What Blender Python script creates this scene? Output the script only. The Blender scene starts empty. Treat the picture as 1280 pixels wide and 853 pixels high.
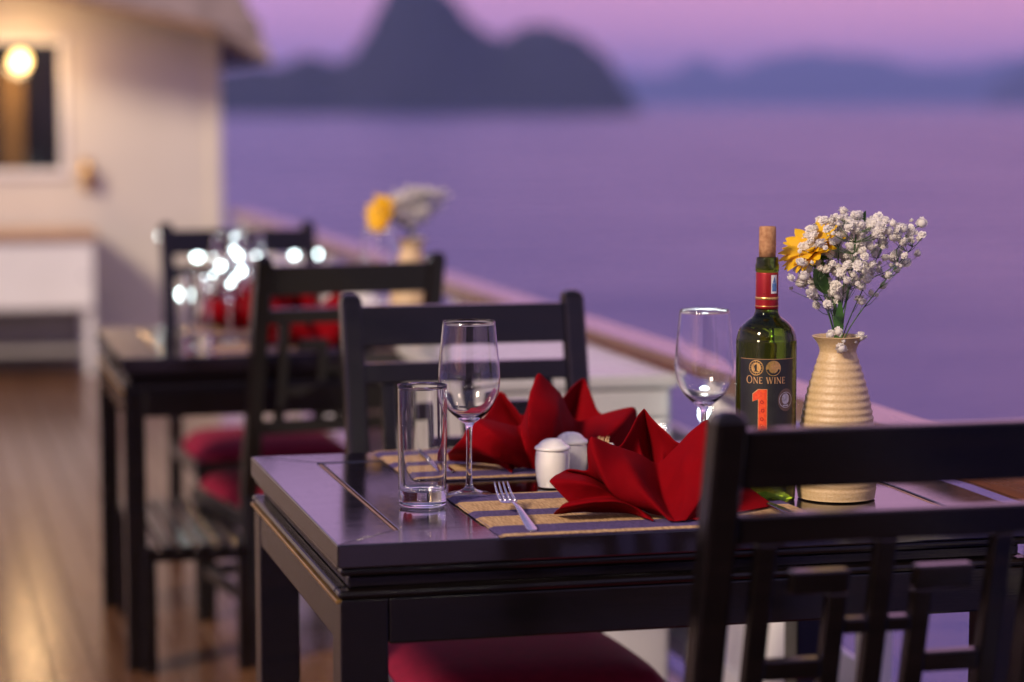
import bpy, bmesh, math, random
from mathutils import Vector, Matrix, noise

random.seed(7)
S = bpy.context.scene
COL = S.collection
R = math.radians

# ------------------------------------------------------------------ camera
CAM_H = 1.215
PITCH, YAW = R(5.641), R(14.05)
cam_d = bpy.data.cameras.new('camera')
cam = bpy.data.objects.new('camera', cam_d)
COL.objects.link(cam)
cam.location = (0, 0, CAM_H)
cam.rotation_euler = (R(90) - PITCH, 0, -YAW)
cam_d.lens = 85
cam_d.sensor_width = 36
cam_d.clip_start = 0.05
cam_d.clip_end = 30000
cam_d.dof.use_dof = True
cam_d.dof.focus_distance = 3.24
cam_d.dof.aperture_fstop = 2.1
S.camera = cam

# ------------------------------------------------------------------ light
SUN_FROM = Vector((-0.72, -0.52, 0.60)).normalized()     # towards the light
W = bpy.data.worlds.new('World'); S.world = W; W.use_nodes = True
wn, wl = W.node_tree.nodes, W.node_tree.links
wn.clear()
w_out = wn.new('ShaderNodeOutputWorld'); w_bg = wn.new('ShaderNodeBackground')
sky = wn.new('ShaderNodeTexSky'); sky.sky_type = 'NISHITA'; sky.sun_disc = False
sky.sun_elevation = math.asin(SUN_FROM.z) * 0 + R(2.0)
sky.sun_rotation = math.atan2(SUN_FROM.x, SUN_FROM.y)
tc = wn.new('ShaderNodeTexCoord'); sep = wn.new('ShaderNodeSeparateXYZ')
wl.new(tc.outputs['Generated'], sep.inputs[0])
ramp = wn.new('ShaderNodeValToRGB')
mr = wn.new('ShaderNodeMapRange'); mr.inputs['From Min'].default_value = -0.1; mr.inputs['From Max'].default_value = 1.0
wl.new(sep.outputs['Z'], mr.inputs['Value']); wl.new(mr.outputs[0], ramp.inputs[0])
def set_ramp(r, stops):
    e = r.color_ramp.elements
    while len(e) > 1: e.remove(e[0])
    e[0].position, e[0].color = stops[0][0], (*stops[0][1], 1)
    for p, c in stops[1:]:
        n = e.new(p); n.color = (*c, 1)
set_ramp(ramp, [(0.0, (.20, .14, .34)), (0.088, (.96, .40, .74)), (0.125, (.80, .37, .78)), (0.22, (.80, .48, 1.05)), (0.36, (.44, .31, .66)), (0.6, (.22, .18, .38)), (1.0, (.15, .14, .28))])
# a pinker glow low over the sea to the right
dot = wn.new('ShaderNodeVectorMath'); dot.operation = 'DOT_PRODUCT'
dot.inputs[1].default_value = Vector((math.sin(R(40)), math.cos(R(40)), 0.06)).normalized()
wl.new(tc.outputs['Generated'], dot.inputs[0])
mr2 = wn.new('ShaderNodeMapRange'); mr2.inputs['From Min'].default_value = 0.80; mr2.inputs['From Max'].default_value = 1.0
mr2.inputs['To Max'].default_value = 0.8
wl.new(dot.outputs['Value'], mr2.inputs['Value'])
mixp = wn.new('ShaderNodeMixRGB'); mixp.inputs['Color2'].default_value = (1.05, .39, .64, 1)
wl.new(mr2.outputs[0], mixp.inputs['Fac']); wl.new(ramp.outputs['Color'], mixp.inputs['Color1'])
# thin streaky cloud tint
cn = wn.new('ShaderNodeTexNoise'); cn.inputs['Scale'].default_value = 3; cn.inputs['Detail'].default_value = 5
cmap = wn.new('ShaderNodeMapping'); cmap.inputs['Scale'].default_value = (1, 1, 9)
wl.new(tc.outputs['Generated'], cmap.inputs[0]); wl.new(cmap.outputs[0], cn.inputs['Vector'])
cmr = wn.new('ShaderNodeMapRange'); cmr.inputs['To Min'].default_value = 0.88; cmr.inputs['To Max'].default_value = 1.10
wl.new(cn.outputs['Fac'], cmr.inputs['Value'])
cmul = wn.new('ShaderNodeMixRGB'); cmul.blend_type = 'MULTIPLY'; cmul.inputs['Fac'].default_value = 1
wl.new(mixp.outputs[0], cmul.inputs['Color1']); wl.new(cmr.outputs[0], cmul.inputs['Color2'])
# the physical dusk sky, dimmed, added on top
sdim = wn.new('ShaderNodeMixRGB'); sdim.blend_type = 'ADD'; sdim.inputs['Fac'].default_value = 0.06
wl.new(cmul.outputs[0], sdim.inputs['Color1']); wl.new(sky.outputs[0], sdim.inputs['Color2'])
w_bg.inputs['Strength'].default_value = 1.0
wl.new(sdim.outputs[0], w_bg.inputs['Color']); wl.new(w_bg.outputs[0], w_out.inputs['Surface'])

sun_d = bpy.data.lights.new('sun', 'SUN'); sun_d.energy = 4.2; sun_d.angle = R(11); sun_d.color = (1.0, .80, .60)
sun = bpy.data.objects.new('sun', sun_d); COL.objects.link(sun)
sun.rotation_euler = SUN_FROM.to_track_quat('Z', 'Y').to_euler()

S.view_settings.view_transform = 'Standard'; S.view_settings.look = 'None'
S.view_settings.exposure = 0.0; S.view_settings.gamma = 1.0; S.view_settings.use_curve_mapping = False
S.render.engine = 'CYCLES'
cy = S.cycles
cy.use_denoising = True
cy.max_bounces = 14; cy.transmission_bounces = 12; cy.glossy_bounces = 6; cy.transparent_max_bounces = 12
cy.volume_bounces = 0
cy.sample_clamp_indirect = 50
cy.caustics_reflective = True; cy.caustics_refractive = True
cy.blur_glossy = 0.5

# ------------------------------------------------------------------ materials
def mat(name, base, rough=.5, metal=0., var=.12, scale=20., bump=0., bscale=None, coat=0., trans=0., ior=1.5,
        base2=None, stretch=(1, 1, 1), rvar=.08, sheen=0., emit=None, estr=0., spec=.5, sss=0.):
    m = bpy.data.materials.new(name); m.use_nodes = True
    n, l = m.node_tree.nodes, m.node_tree.links
    b = n['Principled BSDF']
    b.inputs['Roughness'].default_value = rough; b.inputs['Metallic'].default_value = metal
    b.inputs['IOR'].default_value = ior; b.inputs['Coat Weight'].default_value = coat
    b.inputs['Coat Roughness'].default_value = .08
    b.inputs['Transmission Weight'].default_value = trans; b.inputs['Sheen Weight'].default_value = sheen
    b.inputs['Specular IOR Level'].default_value = spec
    if sss: b.inputs['Subsurface Weight'].default_value = sss; b.inputs['Subsurface Radius'].default_value = (.004, .003, .002)
    if emit: b.inputs['Emission Color'].default_value = (*emit, 1); b.inputs['Emission Strength'].default_value = estr
    t = n.new('ShaderNodeTexCoord'); mp = n.new('ShaderNodeMapping'); mp.inputs['Scale'].default_value = stretch
    nz = n.new('ShaderNodeTexNoise'); nz.inputs['Scale'].default_value = scale; nz.inputs['Detail'].default_value = 6
    l.new(t.outputs['Object'], mp.inputs[0]); l.new(mp.outputs[0], nz.inputs['Vector'])
    mx = n.new('ShaderNodeMixRGB')
    c2 = base2 or tuple(min(1, c * (1 + var)) for c in base); c1 = base if base2 else tuple(c * (1 - var) for c in base)
    mx.inputs['Color1'].default_value = (*c1, 1); mx.inputs['Color2'].default_value = (*c2, 1)
    cr = n.new('ShaderNodeMapRange'); cr.inputs['From Min'].default_value = .3; cr.inputs['From Max'].default_value = .7
    l.new(nz.outputs['Fac'], cr.inputs['Value']); l.new(cr.outputs[0], mx.inputs['Fac']); l.new(mx.outputs[0], b.inputs['Base Color'])
    if rvar and not trans:
        rr = n.new('ShaderNodeMapRange'); rr.inputs['To Min'].default_value = max(.02, rough - rvar); rr.inputs['To Max'].default_value = rough + rvar
        l.new(nz.outputs['Fac'], rr.inputs['Value']); l.new(rr.outputs[0], b.inputs['Roughness'])
    if bump:
        bn = n.new('ShaderNodeTexNoise'); bn.inputs['Scale'].default_value = bscale or scale * 4; bn.inputs['Detail'].default_value = 4
        l.new(mp.outputs[0], bn.inputs['Vector'])
        bp = n.new('ShaderNodeBump'); bp.inputs['Strength'].default_value = bump; bp.inputs['Distance'].default_value = .002
        l.new(bn.outputs['Fac'], bp.inputs['Height']); l.new(bp.outputs[0], b.inputs['Normal'])
    return m

M = {}
M['lacquer'] = mat('black_lacquer', (.0030, .0024, .0026), .16, base2=(.0065, .0042, .0042), scale=6, stretch=(1, 9, 9), bump=.08, bscale=60, rvar=.07, spec=.42)
M['tabletop'] = mat('tabletop_lacquer', (.0035, .0024, .0032), .10, base2=(.008, .005, .006), scale=4, stretch=(1, 16, 1), bump=.05, bscale=30, rvar=.05, ior=1.9)
M['gold'] = mat('worn_gilt', (.55, .34, .10), .32, .9, .25, 40)  # gold that imitates warm highlights on table grooves and beads
M['cushion'] = mat('crimson_cushion', (.19, .006, .026), .8, var=.15, scale=60, bump=.15, bscale=900, spec=.15)
M['napkin'] = mat('red_napkin_cloth', (.175, .0005, .0034), .85, var=.10, scale=30, bump=.22, bscale=1400, sheen=.0, spec=.06)
M['glass'] = mat('clear_glass', (1, 1, 1), .0, var=0, trans=1., ior=1.47, rvar=0)
M['bottle_glass'] = mat('green_bottle_glass', (.13, .20, .012), .0, var=.03, trans=1., ior=1.36, rvar=0)
M['label'] = mat('black_label_paper', (.012, .012, .013), .55, var=.2, scale=80)
M['foil'] = mat('red_capsule_foil', (.32, .012, .016), .3, .35, .1, 60)
M['foil_gold'] = mat('gold_foil', (.80, .50, .16), .3, .8, .15, 300)
M['bronze'] = mat('bronze_lettering', (.62, .36, .16), .4, .4, .15, 200)
M['orange'] = mat('orange_print', (.80, .09, .012), .5, 0, base2=(.62, .035, .01), scale=260)
M['silver_seal'] = mat('silver_seal', (.45, .44, .46), .35, .6, .4, 300)
M['brown_seal'] = mat('brown_seal', (.10, .06, .05), .5, .1, .3, 200)
M['blue_stamp'] = mat('blue_stamp', (.10, .22, .50), .5, var=.3, scale=200)
M['paper'] = mat('white_paper', (.75, .76, .78), .6, var=.08, scale=100)
M['cork'] = mat('cork', (.50, .27, .13), .85, base2=(.28, .12, .05), scale=160, bump=.5, bscale=300)
M['vase'] = mat('speckled_stoneware', (.58, .43, .25), .42, base2=(.50, .34, .17), scale=300, bump=.3, bscale=420)
M['porcelain'] = mat('white_porcelain', (.80, .77, .74), .18, var=.02, coat=.4, sss=.1)
M['hole'] = mat('dark_hole', (.03, .025, .02), .8)
M['wood_pick'] = mat('toothpick_wood', (.68, .44, .22), .7, scale=200)
M['steel'] = mat('stainless_steel', (.72, .70, .72), .2, 1., .05, 60)
M['steel_dark'] = mat('knife_handle_steel', (.30, .30, .34), .25, 1., .05, 60)
M['straw'] = mat('woven_straw', (.66, .44, .23), .75, base2=(.30, .16, .07), scale=70, stretch=(7, .7, 1), bump=.8, bscale=400, rvar=.05)
M['purple_band'] = mat('purple_weave', (.10, .065, .19), .7, base2=(.05, .032, .10), scale=120, stretch=(4, .8, 1), bump=.7, bscale=500)
M['stem'] = mat('green_stem', (.05, .11, .035), .6, var=.3, scale=60)
M['leaf'] = mat('leaf_green', (.045, .13, .025), .45, var=.3, scale=50)
M['blossom'] = mat('white_blossom', (.90, .88, .86), .8, base2=(.86, .82, .77), scale=160, spec=.1)
M['petal'] = mat('yellow_petal', (.90, .54, .008), .55, base2=(.92, .64, .02), scale=90, bump=.2)
for _k, _c in (('petal', (.95, .58, .02)), ('blossom', (.85, .82, .78))):      # petals let light through
    _n, _l = M[_k].node_tree.nodes, M[_k].node_tree.links
    _t = _n.new('ShaderNodeBsdfTranslucent'); _t.inputs['Color'].default_value = (*_c, 1); _m = _n.new('ShaderNodeMixShader'); _m.inputs[0].default_value = .42
    _l.new(_n['Principled BSDF'].outputs[0], _m.inputs[1]); _l.new(_t.outputs[0], _m.inputs[2]); _l.new(_m.outputs[0], _n['Material Output'].inputs['Surface'])
M['disc'] = mat('flower_disc', (.10, .05, .012), .9, var=.4, scale=200, bump=.8)
M['rail'] = mat('varnished_rail_wood', (.16, .060, .032), .26, base2=(.10, .035, .020), scale=5, stretch=(12, 1, 12), bump=.1, coat=.4, rvar=.06)
M['white_paint'] = mat('white_gloss_paint', (.76, .75, .73), .32, var=.05, scale=3, bump=.05)
M['wall'] = mat('cream_cabin_wall', (.60, .56, .49), .6, var=.05, scale=2.5, bump=.1)
M['cabinet_paint'] = mat('greyish_cabinet_paint', (.46, .45, .44), .28, var=.08, scale=6, bump=.05)
M['hull'] = mat('white_hull', (.72, .72, .72), .4, var=.05, scale=1)
M['shingle'] = mat('grey_roof_shingle', (.30, .24, .23), .8, var=.25, scale=14, bump=.3)
M['trim'] = mat('brown_timber_trim', (.30, .17, .09), .55, var=.2, scale=8, stretch=(1, 6, 6))
M['dark_timber'] = mat('dark_stained_timber', (.045, .026, .018), .5, var=.25, scale=5, stretch=(1, 8, 8))
M['pane'] = mat('dark_window_pane', (.012, .012, .02), .05, var=.1, scale=2, ior=1.6)
M['sideboard_wood'] = mat('sideboard_oak', (.42, .26, .15), .4, var=.2, scale=6, stretch=(1, 10, 10))
M['shadow_ply'] = mat('grey_shelf_board', (.30, .28, .26), .6, var=.1, scale=8)  # grey stands in for the shade below the sideboard
M['curtain'] = mat('golden_curtain', (.16, .09, .03), .7, var=.3, scale=20, stretch=(8, 8, 1))
M['brass'] = mat('brass', (.60, .36, .10), .3, .9, .1, 40)
M['chrome'] = mat('chrome', (.75, .76, .8), .12, 1., .03, 40)
M['cable'] = mat('pale_cable', (.5, .5, .5), .5)
M['bulb'] = mat('cool_led', (.8, .95, .95), .3, emit=(.80, 1.0, 1.0), estr=15., rvar=0)  # glow of the added dots and discs that imitate glints
M['canopy_bulb'] = mat('canopy_bulb_glow', (1, .9, .7), .4, emit=(1, .90, .74), estr=70., rvar=0)
M['lamp_glow'] = mat('warm_lamp', (1, .8, .5), .4, emit=(1, .62, .18), estr=2.6, rvar=0)
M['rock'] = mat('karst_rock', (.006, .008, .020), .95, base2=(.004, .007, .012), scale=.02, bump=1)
for nm in ('plank_a', 'plank_b', 'plank_c'):
    c = {'plank_a': (.120, .056, .027), 'plank_b': (.108, .050, .025), 'plank_c': (.134, .064, .032)}[nm]
    M[nm] = mat(nm, c, .20, var=.22, scale=4, stretch=(14, 1, 1), bump=.12, bscale=12, rvar=.08, spec=.36)
M['seam'] = mat('deck_seam', (.03, .022, .018), .7)
def water_mat():
    m = bpy.data.materials.new('dusk_sea'); m.use_nodes = True
    n, l = m.node_tree.nodes, m.node_tree.links; b = n['Principled BSDF']
    b.inputs['Base Color'].default_value = (.018, .028, .17, 1); b.inputs['Roughness'].default_value = .26; b.inputs['IOR'].default_value = 1.33
    t = n.new('ShaderNodeTexCoord')
    mp = n.new('ShaderNodeMapping'); mp.inputs['Scale'].default_value = (.5, .9, 1)
    a = n.new('ShaderNodeTexNoise'); a.inputs['Scale'].default_value = 1.1; a.inputs['Detail'].default_value = 5
    l.new(t.outputs['Object'], mp.inputs[0]); l.new(mp.outputs[0], a.inputs['Vector'])
    mp2 = n.new('ShaderNodeMapping'); mp2.inputs['Scale'].default_value = (.03, .10, 1); mp2.inputs['Rotation'].default_value = (0, 0, YAW)
    c = n.new('ShaderNodeTexNoise'); c.inputs['Scale'].default_value = 1.0; c.inputs['Detail'].default_value = 4
    l.new(t.outputs['Object'], mp2.inputs[0]); l.new(mp2.outputs[0], c.inputs['Vector'])
    rr = n.new('ShaderNodeMapRange'); rr.inputs['From Min'].default_value = .35; rr.inputs['From Max'].default_value = .65; rr.inputs['To Min'].default_value = .20; rr.inputs['To Max'].default_value = .34
    l.new(c.outputs['Fac'], rr.inputs['Value']); l.new(rr.outputs[0], b.inputs['Roughness'])
    bp = n.new('ShaderNodeBump'); bp.inputs['Strength'].default_value = .9; bp.inputs['Distance'].default_value = .45
    l.new(a.outputs['Fac'], bp.inputs['Height']); l.new(bp.outputs[0], b.inputs['Normal'])
    return m
M['sea'] = water_mat()

# ------------------------------------------------------------------ helpers
def link(name, me, m=None, parent=None, smooth=False, loc=None, rot=None):
    o = bpy.data.objects.new(name, me); COL.objects.link(o)
    if m is not None and not me.materials: me.materials.append(M[m] if isinstance(m, str) else m)
    if parent is not None: o.parent = parent
    if smooth: me.polygons.foreach_set('use_smooth', [True] * len(me.polygons)); me.update()
    if loc: o.location = loc
    if rot: o.rotation_euler = rot
    return o
def tag(o, label, cat, group=None):
    o['label'] = label; o['category'] = cat
    if group: o['group'] = group
    return o
def struct(o, kind='structure'): o['kind'] = kind; return o
def empty(name, loc=(0, 0, 0), rz=0, label=None, cat=None, group=None):
    o = bpy.data.objects.new(name, None); COL.objects.link(o); o.location = loc; o.rotation_euler = (0, 0, rz)
    o.empty_display_size = .05
    if label: tag(o, label, cat, group)
    return o
def mesh_of(bm, name='m'):
    me = bpy.data.meshes.new(name); bmesh.ops.recalc_face_normals(bm, faces=bm.faces); bm.to_mesh(me); bm.free(); return me
def bm_box(bm, lo, hi, bevel=0., seg=2):
    r = bmesh.ops.create_cube(bm, size=1)
    c = [(a + b) / 2 for a, b in zip(lo, hi)]; s = [b - a for a, b in zip(lo, hi)]
    for v in r['verts']: v.co = Vector((c[0] + v.co.x * s[0], c[1] + v.co.y * s[1], c[2] + v.co.z * s[2]))
    if bevel:
        es = list({e for v in r['verts'] for e in v.link_edges})
        bmesh.ops.bevel(bm, geom=es, offset=bevel, segments=seg, profile=.5, affect='EDGES')
def box(name, lo, hi, m, parent=None, bevel=.003, seg=2, **k):
    bm = bmesh.new(); bm_box(bm, lo, hi, bevel, seg); return link(name, mesh_of(bm, name), m, parent, **k)
def lathe_me(profile, n=48, name='lathe', cap=False):
    vs, fs = [], []
    for r, z in profile:
        for i in range(n):
            a = 2 * math.pi * i / n; vs.append((r * math.cos(a), r * math.sin(a), z))
    for j in range(len(profile) - 1):
        for i in range(n):
            fs.append((j * n + i, j * n + (i + 1) % n, (j + 1) * n + (i + 1) % n, (j + 1) * n + i))
    me = bpy.data.meshes.new(name); me.from_pydata(vs, [], fs)
    bm = bmesh.new(); bm.from_mesh(me); bmesh.ops.remove_doubles(bm, verts=bm.verts, dist=1e-6)
    bm.to_mesh(me); bm.free()
    return me
def lathe(name, profile, m, parent=None, n=48, **k):
    return link(name, lathe_me(profile, n, name), m, parent, smooth=True, **k)
def spline(pts, k=6):
    """Catmull-Rom through 2-D or 3-D points"""
    out = []; P = [Vector(p) for p in pts]
    for i in range(len(P) - 1):
        p0 = P[max(i - 1, 0)]; p1 = P[i]; p2 = P[i + 1]; p3 = P[min(i + 2, len(P) - 1)]
        for s in range(k):
            t = s / k
            out.append(.5 * ((2 * p1) + (-p0 + p2) * t + (2 * p0 - 5 * p1 + 4 * p2 - p3) * t * t + (-p0 + 3 * p1 - 3 * p2 + p3) * t ** 3))
    out.append(P[-1]); return out
def tube_bm(bm, pts, radii, n=6):
    P = [Vector(p) for p in pts]; rings = []
    if not hasattr(radii, '__len__'): radii = [radii] * len(P)
    for i, p in enumerate(P):
        d = (P[min(i + 1, len(P) - 1)] - P[max(i - 1, 0)]).normalized()
        u = d.orthogonal().normalized() if abs(d.z) > .95 else d.cross(Vector((0, 0, 1))).normalized(); v = d.cross(u)
        rings.append([bm.verts.new(p + (u * math.cos(2 * math.pi * j / n) + v * math.sin(2 * math.pi * j / n)) * radii[i]) for j in range(n)])
    for a, b in zip(rings, rings[1:]):
        for j in range(n): bm.faces.new((a[j], a[(j + 1) % n], b[(j + 1) % n], b[j]))
    bm.faces.new(rings[0][::-1]); bm.faces.new(rings[-1])
def tube(name, pts, radii, m, parent=None, n=8, **k):
    bm = bmesh.new(); tube_bm(bm, pts, radii, n); return link(name, mesh_of(bm, name), m, parent, smooth=True, **k)
def copy_tree(o, parent=None):
    c = o.copy(); COL.objects.link(c); c.parent = parent
    for ch in list(o.children): copy_tree(ch, c)
    return c

# ------------------------------------------------------------------ sea and islands
SEA = -6.2
bm = bmesh.new()
bmesh.ops.create_circle(bm, cap_ends=True, radius=8500, segments=96)
sea = struct(link('sea', mesh_of(bm), 'sea', loc=(0, 2000, SEA)))

def island(name, az, dist, prof, depth, seed, label):
    """karst island: ridge profile (width fraction, height m) swept with a rounded, rough cross-section"""
    nx, ny = 150, 40; vs, fs = [], []
    w = prof[-1][0] - prof[0][0]
    def hgt(x):
        for (x0, h0), (x1, h1) in zip(prof, prof[1:]):
            if x0 <= x <= x1:
                t = (x - x0) / (x1 - x0); t = t * t * (3 - 2 * t); return h0 + (h1 - h0) * t
        return 0
    for j in range(ny + 1):
        v = j / ny * 2 - 1
        for i in range(nx + 1):
            x = prof[0][0] + w * i / nx
            f = max(0, 1 - abs(v) ** 3.2)
            nz = noise.fractal(Vector((x * .02, v * 2.2 + seed, seed)), 1.0, 2.0, 5)
            h = hgt(x) * f * (1 + .07 * nz) + 4 * nz * f
            vs.append((x, v * depth * (1 + .15 * noise.noise(Vector((x * .012, seed, 3)))), h - 2.0 if f > 0.02 else -3))
    for j in range(ny):
        for i in range(nx):
            a = j * (nx + 1) + i; fs.append((a, a + 1, a + nx + 2, a + nx + 1))
    me = bpy.data.meshes.new(name); me.from_pydata(vs, [], fs)
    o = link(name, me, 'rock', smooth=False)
    o.location = (dist * math.sin(az), dist * math.cos(az), SEA); o.rotation_euler = (0, 0, -az)
    o['label'] = label; o['category'] = 'island'; struct(o)
    return o
def az_px(px): return YAW + math.atan((px - 640) / 3022.0)
D1 = 1600; k = D1 / 3022 * 1.03
main = [(-700, 0), (-420, 36), (-380, 58), (-330, 64), (-255, 70), (-215, 50), (-160, 54), (-120, 68), (-85, 62), (-66, 72), (-48, 98), (-34, 130), (-22, 154), (2, 170), (32, 168), (54, 142), (80, 108),
        (98, 92), (116, 88), (142, 104), (178, 108), (208, 96), (240, 70), (262, 34), (276, 6), (284, 0)]
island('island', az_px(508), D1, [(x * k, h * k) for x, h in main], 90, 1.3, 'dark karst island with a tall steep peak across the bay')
D2 = 7600; k2 = D2 / 3022
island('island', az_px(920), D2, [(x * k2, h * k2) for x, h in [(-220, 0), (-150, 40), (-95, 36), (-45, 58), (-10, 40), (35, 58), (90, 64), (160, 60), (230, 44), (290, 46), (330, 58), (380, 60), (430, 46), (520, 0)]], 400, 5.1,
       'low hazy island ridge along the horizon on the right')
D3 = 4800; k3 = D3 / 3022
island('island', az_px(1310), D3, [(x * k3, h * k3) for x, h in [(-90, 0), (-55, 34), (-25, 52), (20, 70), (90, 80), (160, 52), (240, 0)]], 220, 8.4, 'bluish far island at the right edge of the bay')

# ------------------------------------------------------------------ boat: hull, deck, planks
hull = struct(box('boat_hull', (-4.0, -7, SEA - .6), (1.64, 16, -.06), 'hull', bevel=.05))
floor = struct(box('deck_floor', (-3.9, -6.9, -.058), (1.60, 15.9, -.020), 'seam', bevel=0))
random.seed(3)
PW = .092
pl_me = {}
for nm in ('plank_a', 'plank_b', 'plank_c'):
    bm = bmesh.new(); bm_box(bm, (-PW / 2 + .001, 0, -.018), (PW / 2 - .001, 2.398, 0), .0018, 1)
    pl_me[nm] = mesh_of(bm, nm); pl_me[nm].materials.append(M[nm])
i = 0; x = 1.52
while x > -2.2:
    y = -3.6 - (i % 3) * .8
    while y < 11.6:
        o = bpy.data.objects.new('plank', pl_me[random.choice(list(pl_me))]); COL.objects.link(o)
        o.parent = floor; o.location = (x, y, random.uniform(-.0006, .0006)); y += 2.4
    x -= PW; i += 1

# unseen cover added to block sky and darken reflections: roof, posts and a dark timber bulkhead
cano = struct(empty('covered_deck', (-1.1, -3, 0)))
def kbox(name, lo, hi, m, bevel=.01):
    p = cano.location; return box(name, [a - b for a, b in zip(lo, p)], [a - b for a, b in zip(hi, p)], m, cano, bevel)
kbox('canopy_roof', (-3.9, -6.8, 2.15), (1.60, .55, 2.25), 'dark_timber')
kbox('bulkhead', (-3.8, -6.75, 0), (1.55, -6.6, 2.149), 'dark_timber')
for r_ in range(4):                          # rows of small bulbs under the canopy, lit at dusk
    for c_ in range(9):
        o = lathe('canopy_bulb', [(.0001, -.03), (.018, -.024), (.024, 0), (.014, .022), (.0001, .03)], 'canopy_bulb', cano, 8, loc=(-3.4 + c_ * .58 + 1.1, .35 - r_ * 1.1 + .12 * (c_ % 2) + 3, 2.08 - .05 * (c_ % 3)))
for a in (-3.8, 1.36):
    for b in (-3.3, .30): kbox('canopy_post', (a, b, 0), (a + .09, b + .09, 2.149), 'dark_timber')

# ------------------------------------------------------------------ railing
RX0, RX1, RZ = 1.462, 1.562, .715
rail = empty('deck_railing', (RX0, 6.0, 0), 0, 'white post railing with a varnished brown handrail beside the tables', 'railing')
def rel(o, parent):
    o.parent = parent; o.location = o.location - parent.location; return o
def rbox(name, lo, hi, m, bevel=.004):
    p = rail.location
    return box(name, [a - b for a, b in zip(lo, p)], [a - b for a, b in zip(hi, p)], m, rail, bevel)
rbox('handrail', (RX0, -2.5, RZ - .044), (RX1, 11.30, RZ), 'rail', .006)
for yy in (1.35, 2.10, 2.85, 3.60, 4.35, 5.10, 5.85, 6.60, 7.35, 8.10, 8.85, 9.60, 10.35, 11.1):
    rbox('post', (1.482, yy - .024, .0), (1.530, yy + .024, RZ - .045), 'white_paint')
rbox('lower_rail', (1.488, -2.5, .10), (1.524, 11.30, .145), 'white_paint')
for a, b in ((3.65, 4.30), (4.40, 5.05), (5.15, 5.80), (5.90, 6.55), (6.65, 7.30), (7.40, 8.05), (8.15, 8.80), (8.90, 9.55), (9.65, 10.3)):
    rbox('infill_panel', (1.498, a, .147), (1.514, b, .52 if a > 3.7 else .30), 'white_paint', .002)
rbox('mid_rail', (1.490, -2.5, .530), (1.522, 11.30, .560), 'white_paint')

# ------------------------------------------------------------------ cabin at the end of the deck
CY = 11.42
cab = empty('cabin', (0.4, CY, 0), 0, 'cream cabin at the end of the deck with a lit window and shingled roof', 'cabin')
def cbox(name, lo, hi, m, bevel=.004, parent=None):
    p = cab.location
    return box(name, [a - b for a, b in zip(lo, p)], [a - b for a, b in zip(hi, p)], m, parent or cab, bevel)
# wall built round the window opening x -.05...70, z .905..1.49
WX0, WX1, WZ0, WZ1 = -.06, .70, .905, 1.485
cbox('wall', (WX1, CY, -.05), (1.425, CY + .10, 2.3), 'wall')
cbox('wall', (-3.6, CY, -.05), (WX0, CY + .10, 2.3), 'wall')
cbox('wall', (WX0, CY, -.05), (WX1, CY + .10, WZ0), 'wall', 0)
cbox('wall', (WX0, CY, WZ1), (WX1, CY + .10, 2.3), 'wall', 0)
cbox('wall', (1.326, CY + .10, -.05), (1.425, 15.8, 1.75), 'wall')
cbox('corner_board', (1.395, CY - .02, 0.0), (1.445, CY - .001, 1.52), 'wall')
win = cbox('window', (WX0, CY + .055, WZ0), (WX1, CY + .06, WZ1), 'pane', 0)
for a, b in (((WX0, CY - .015, WZ0 - .035), (WX1 + .04, CY + .05, WZ0)), ((WX0, CY - .012, WZ1), (WX1 + .04, CY + .05, WZ1 + .03)),
             ((WX1, CY - .010, WZ0), (WX1 + .03, CY + .05, WZ1)), ((.285, CY + .02, WZ0), (.31, CY + .052, WZ1))):
    cbox('window_frame', a, b, 'white_paint', .003, win)
for q in range(7):                         # gathered golden curtain just behind the frame
    x = .430 + q * .016
    cbox('curtain_fold', (x, CY + .036 - .006 * (q % 2), WZ0 + .003), (x + .0145, CY + .052 - .006 * (q % 2), WZ1 - .10 - .012 * q), 'curtain', .004, win)
# sloping gable board and shingle courses, overhanging the wall
def cpoly(name, pts, y0, y1, m):
    bm = bmesh.new(); c = cab.location
    f = [bm.verts.new((x - c.x, y0 - c.y, z)) for x, z in pts]; b = [bm.verts.new((x - c.x, y1 - c.y, z)) for x, z in pts]
    bm.faces.new(f); bm.faces.new(b[::-1])
    for q in range(len(pts)): bm.faces.new((f[q], b[q], b[(q + 1) % len(pts)], f[(q + 1) % len(pts)]))
    return link(name, mesh_of(bm, name), m, cab)
def eave(x): return 1.668 - (x - .69) * .205 if x < 1.371 else 1.528 - (x - 1.371) * .56
cpoly('gable_board', [(-1.6, eave(-1.6)), (1.371, eave(1.371)), (1.371, eave(1.371) + .028), (-1.6, eave(-1.6) + .03)], CY - .42, CY - .38, 'trim')
roof = cpoly('roof', [(-1.6, eave(-1.6) + .026), (1.371, eave(1.371) + .026), (1.64, 1.395), (1.50, 1.705), (1.36, 2.02), (-1.6, 2.62)], CY - .385, 15.8, 'shingle')
for q in range(9):                         # courses of shingles on the face of the gable
    z0 = .032 + q * .075
    x1 = 1.40 + .19 - q * .047
    pts = [(-1.5, eave(-1.5) + z0), (1.30, eave(1.30) + z0), (x1, eave(1.30) + z0 - .05 + q * .004), (x1 - .03, eave(1.30) + z0 + .03), (1.30, eave(1.30) + z0 + .085), (-1.5, eave(-1.5) + z0 + .085)]
    cpoly('shingle_course', pts, CY - .398 - .0007 * q, CY - .3855, 'shingle')
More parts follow.
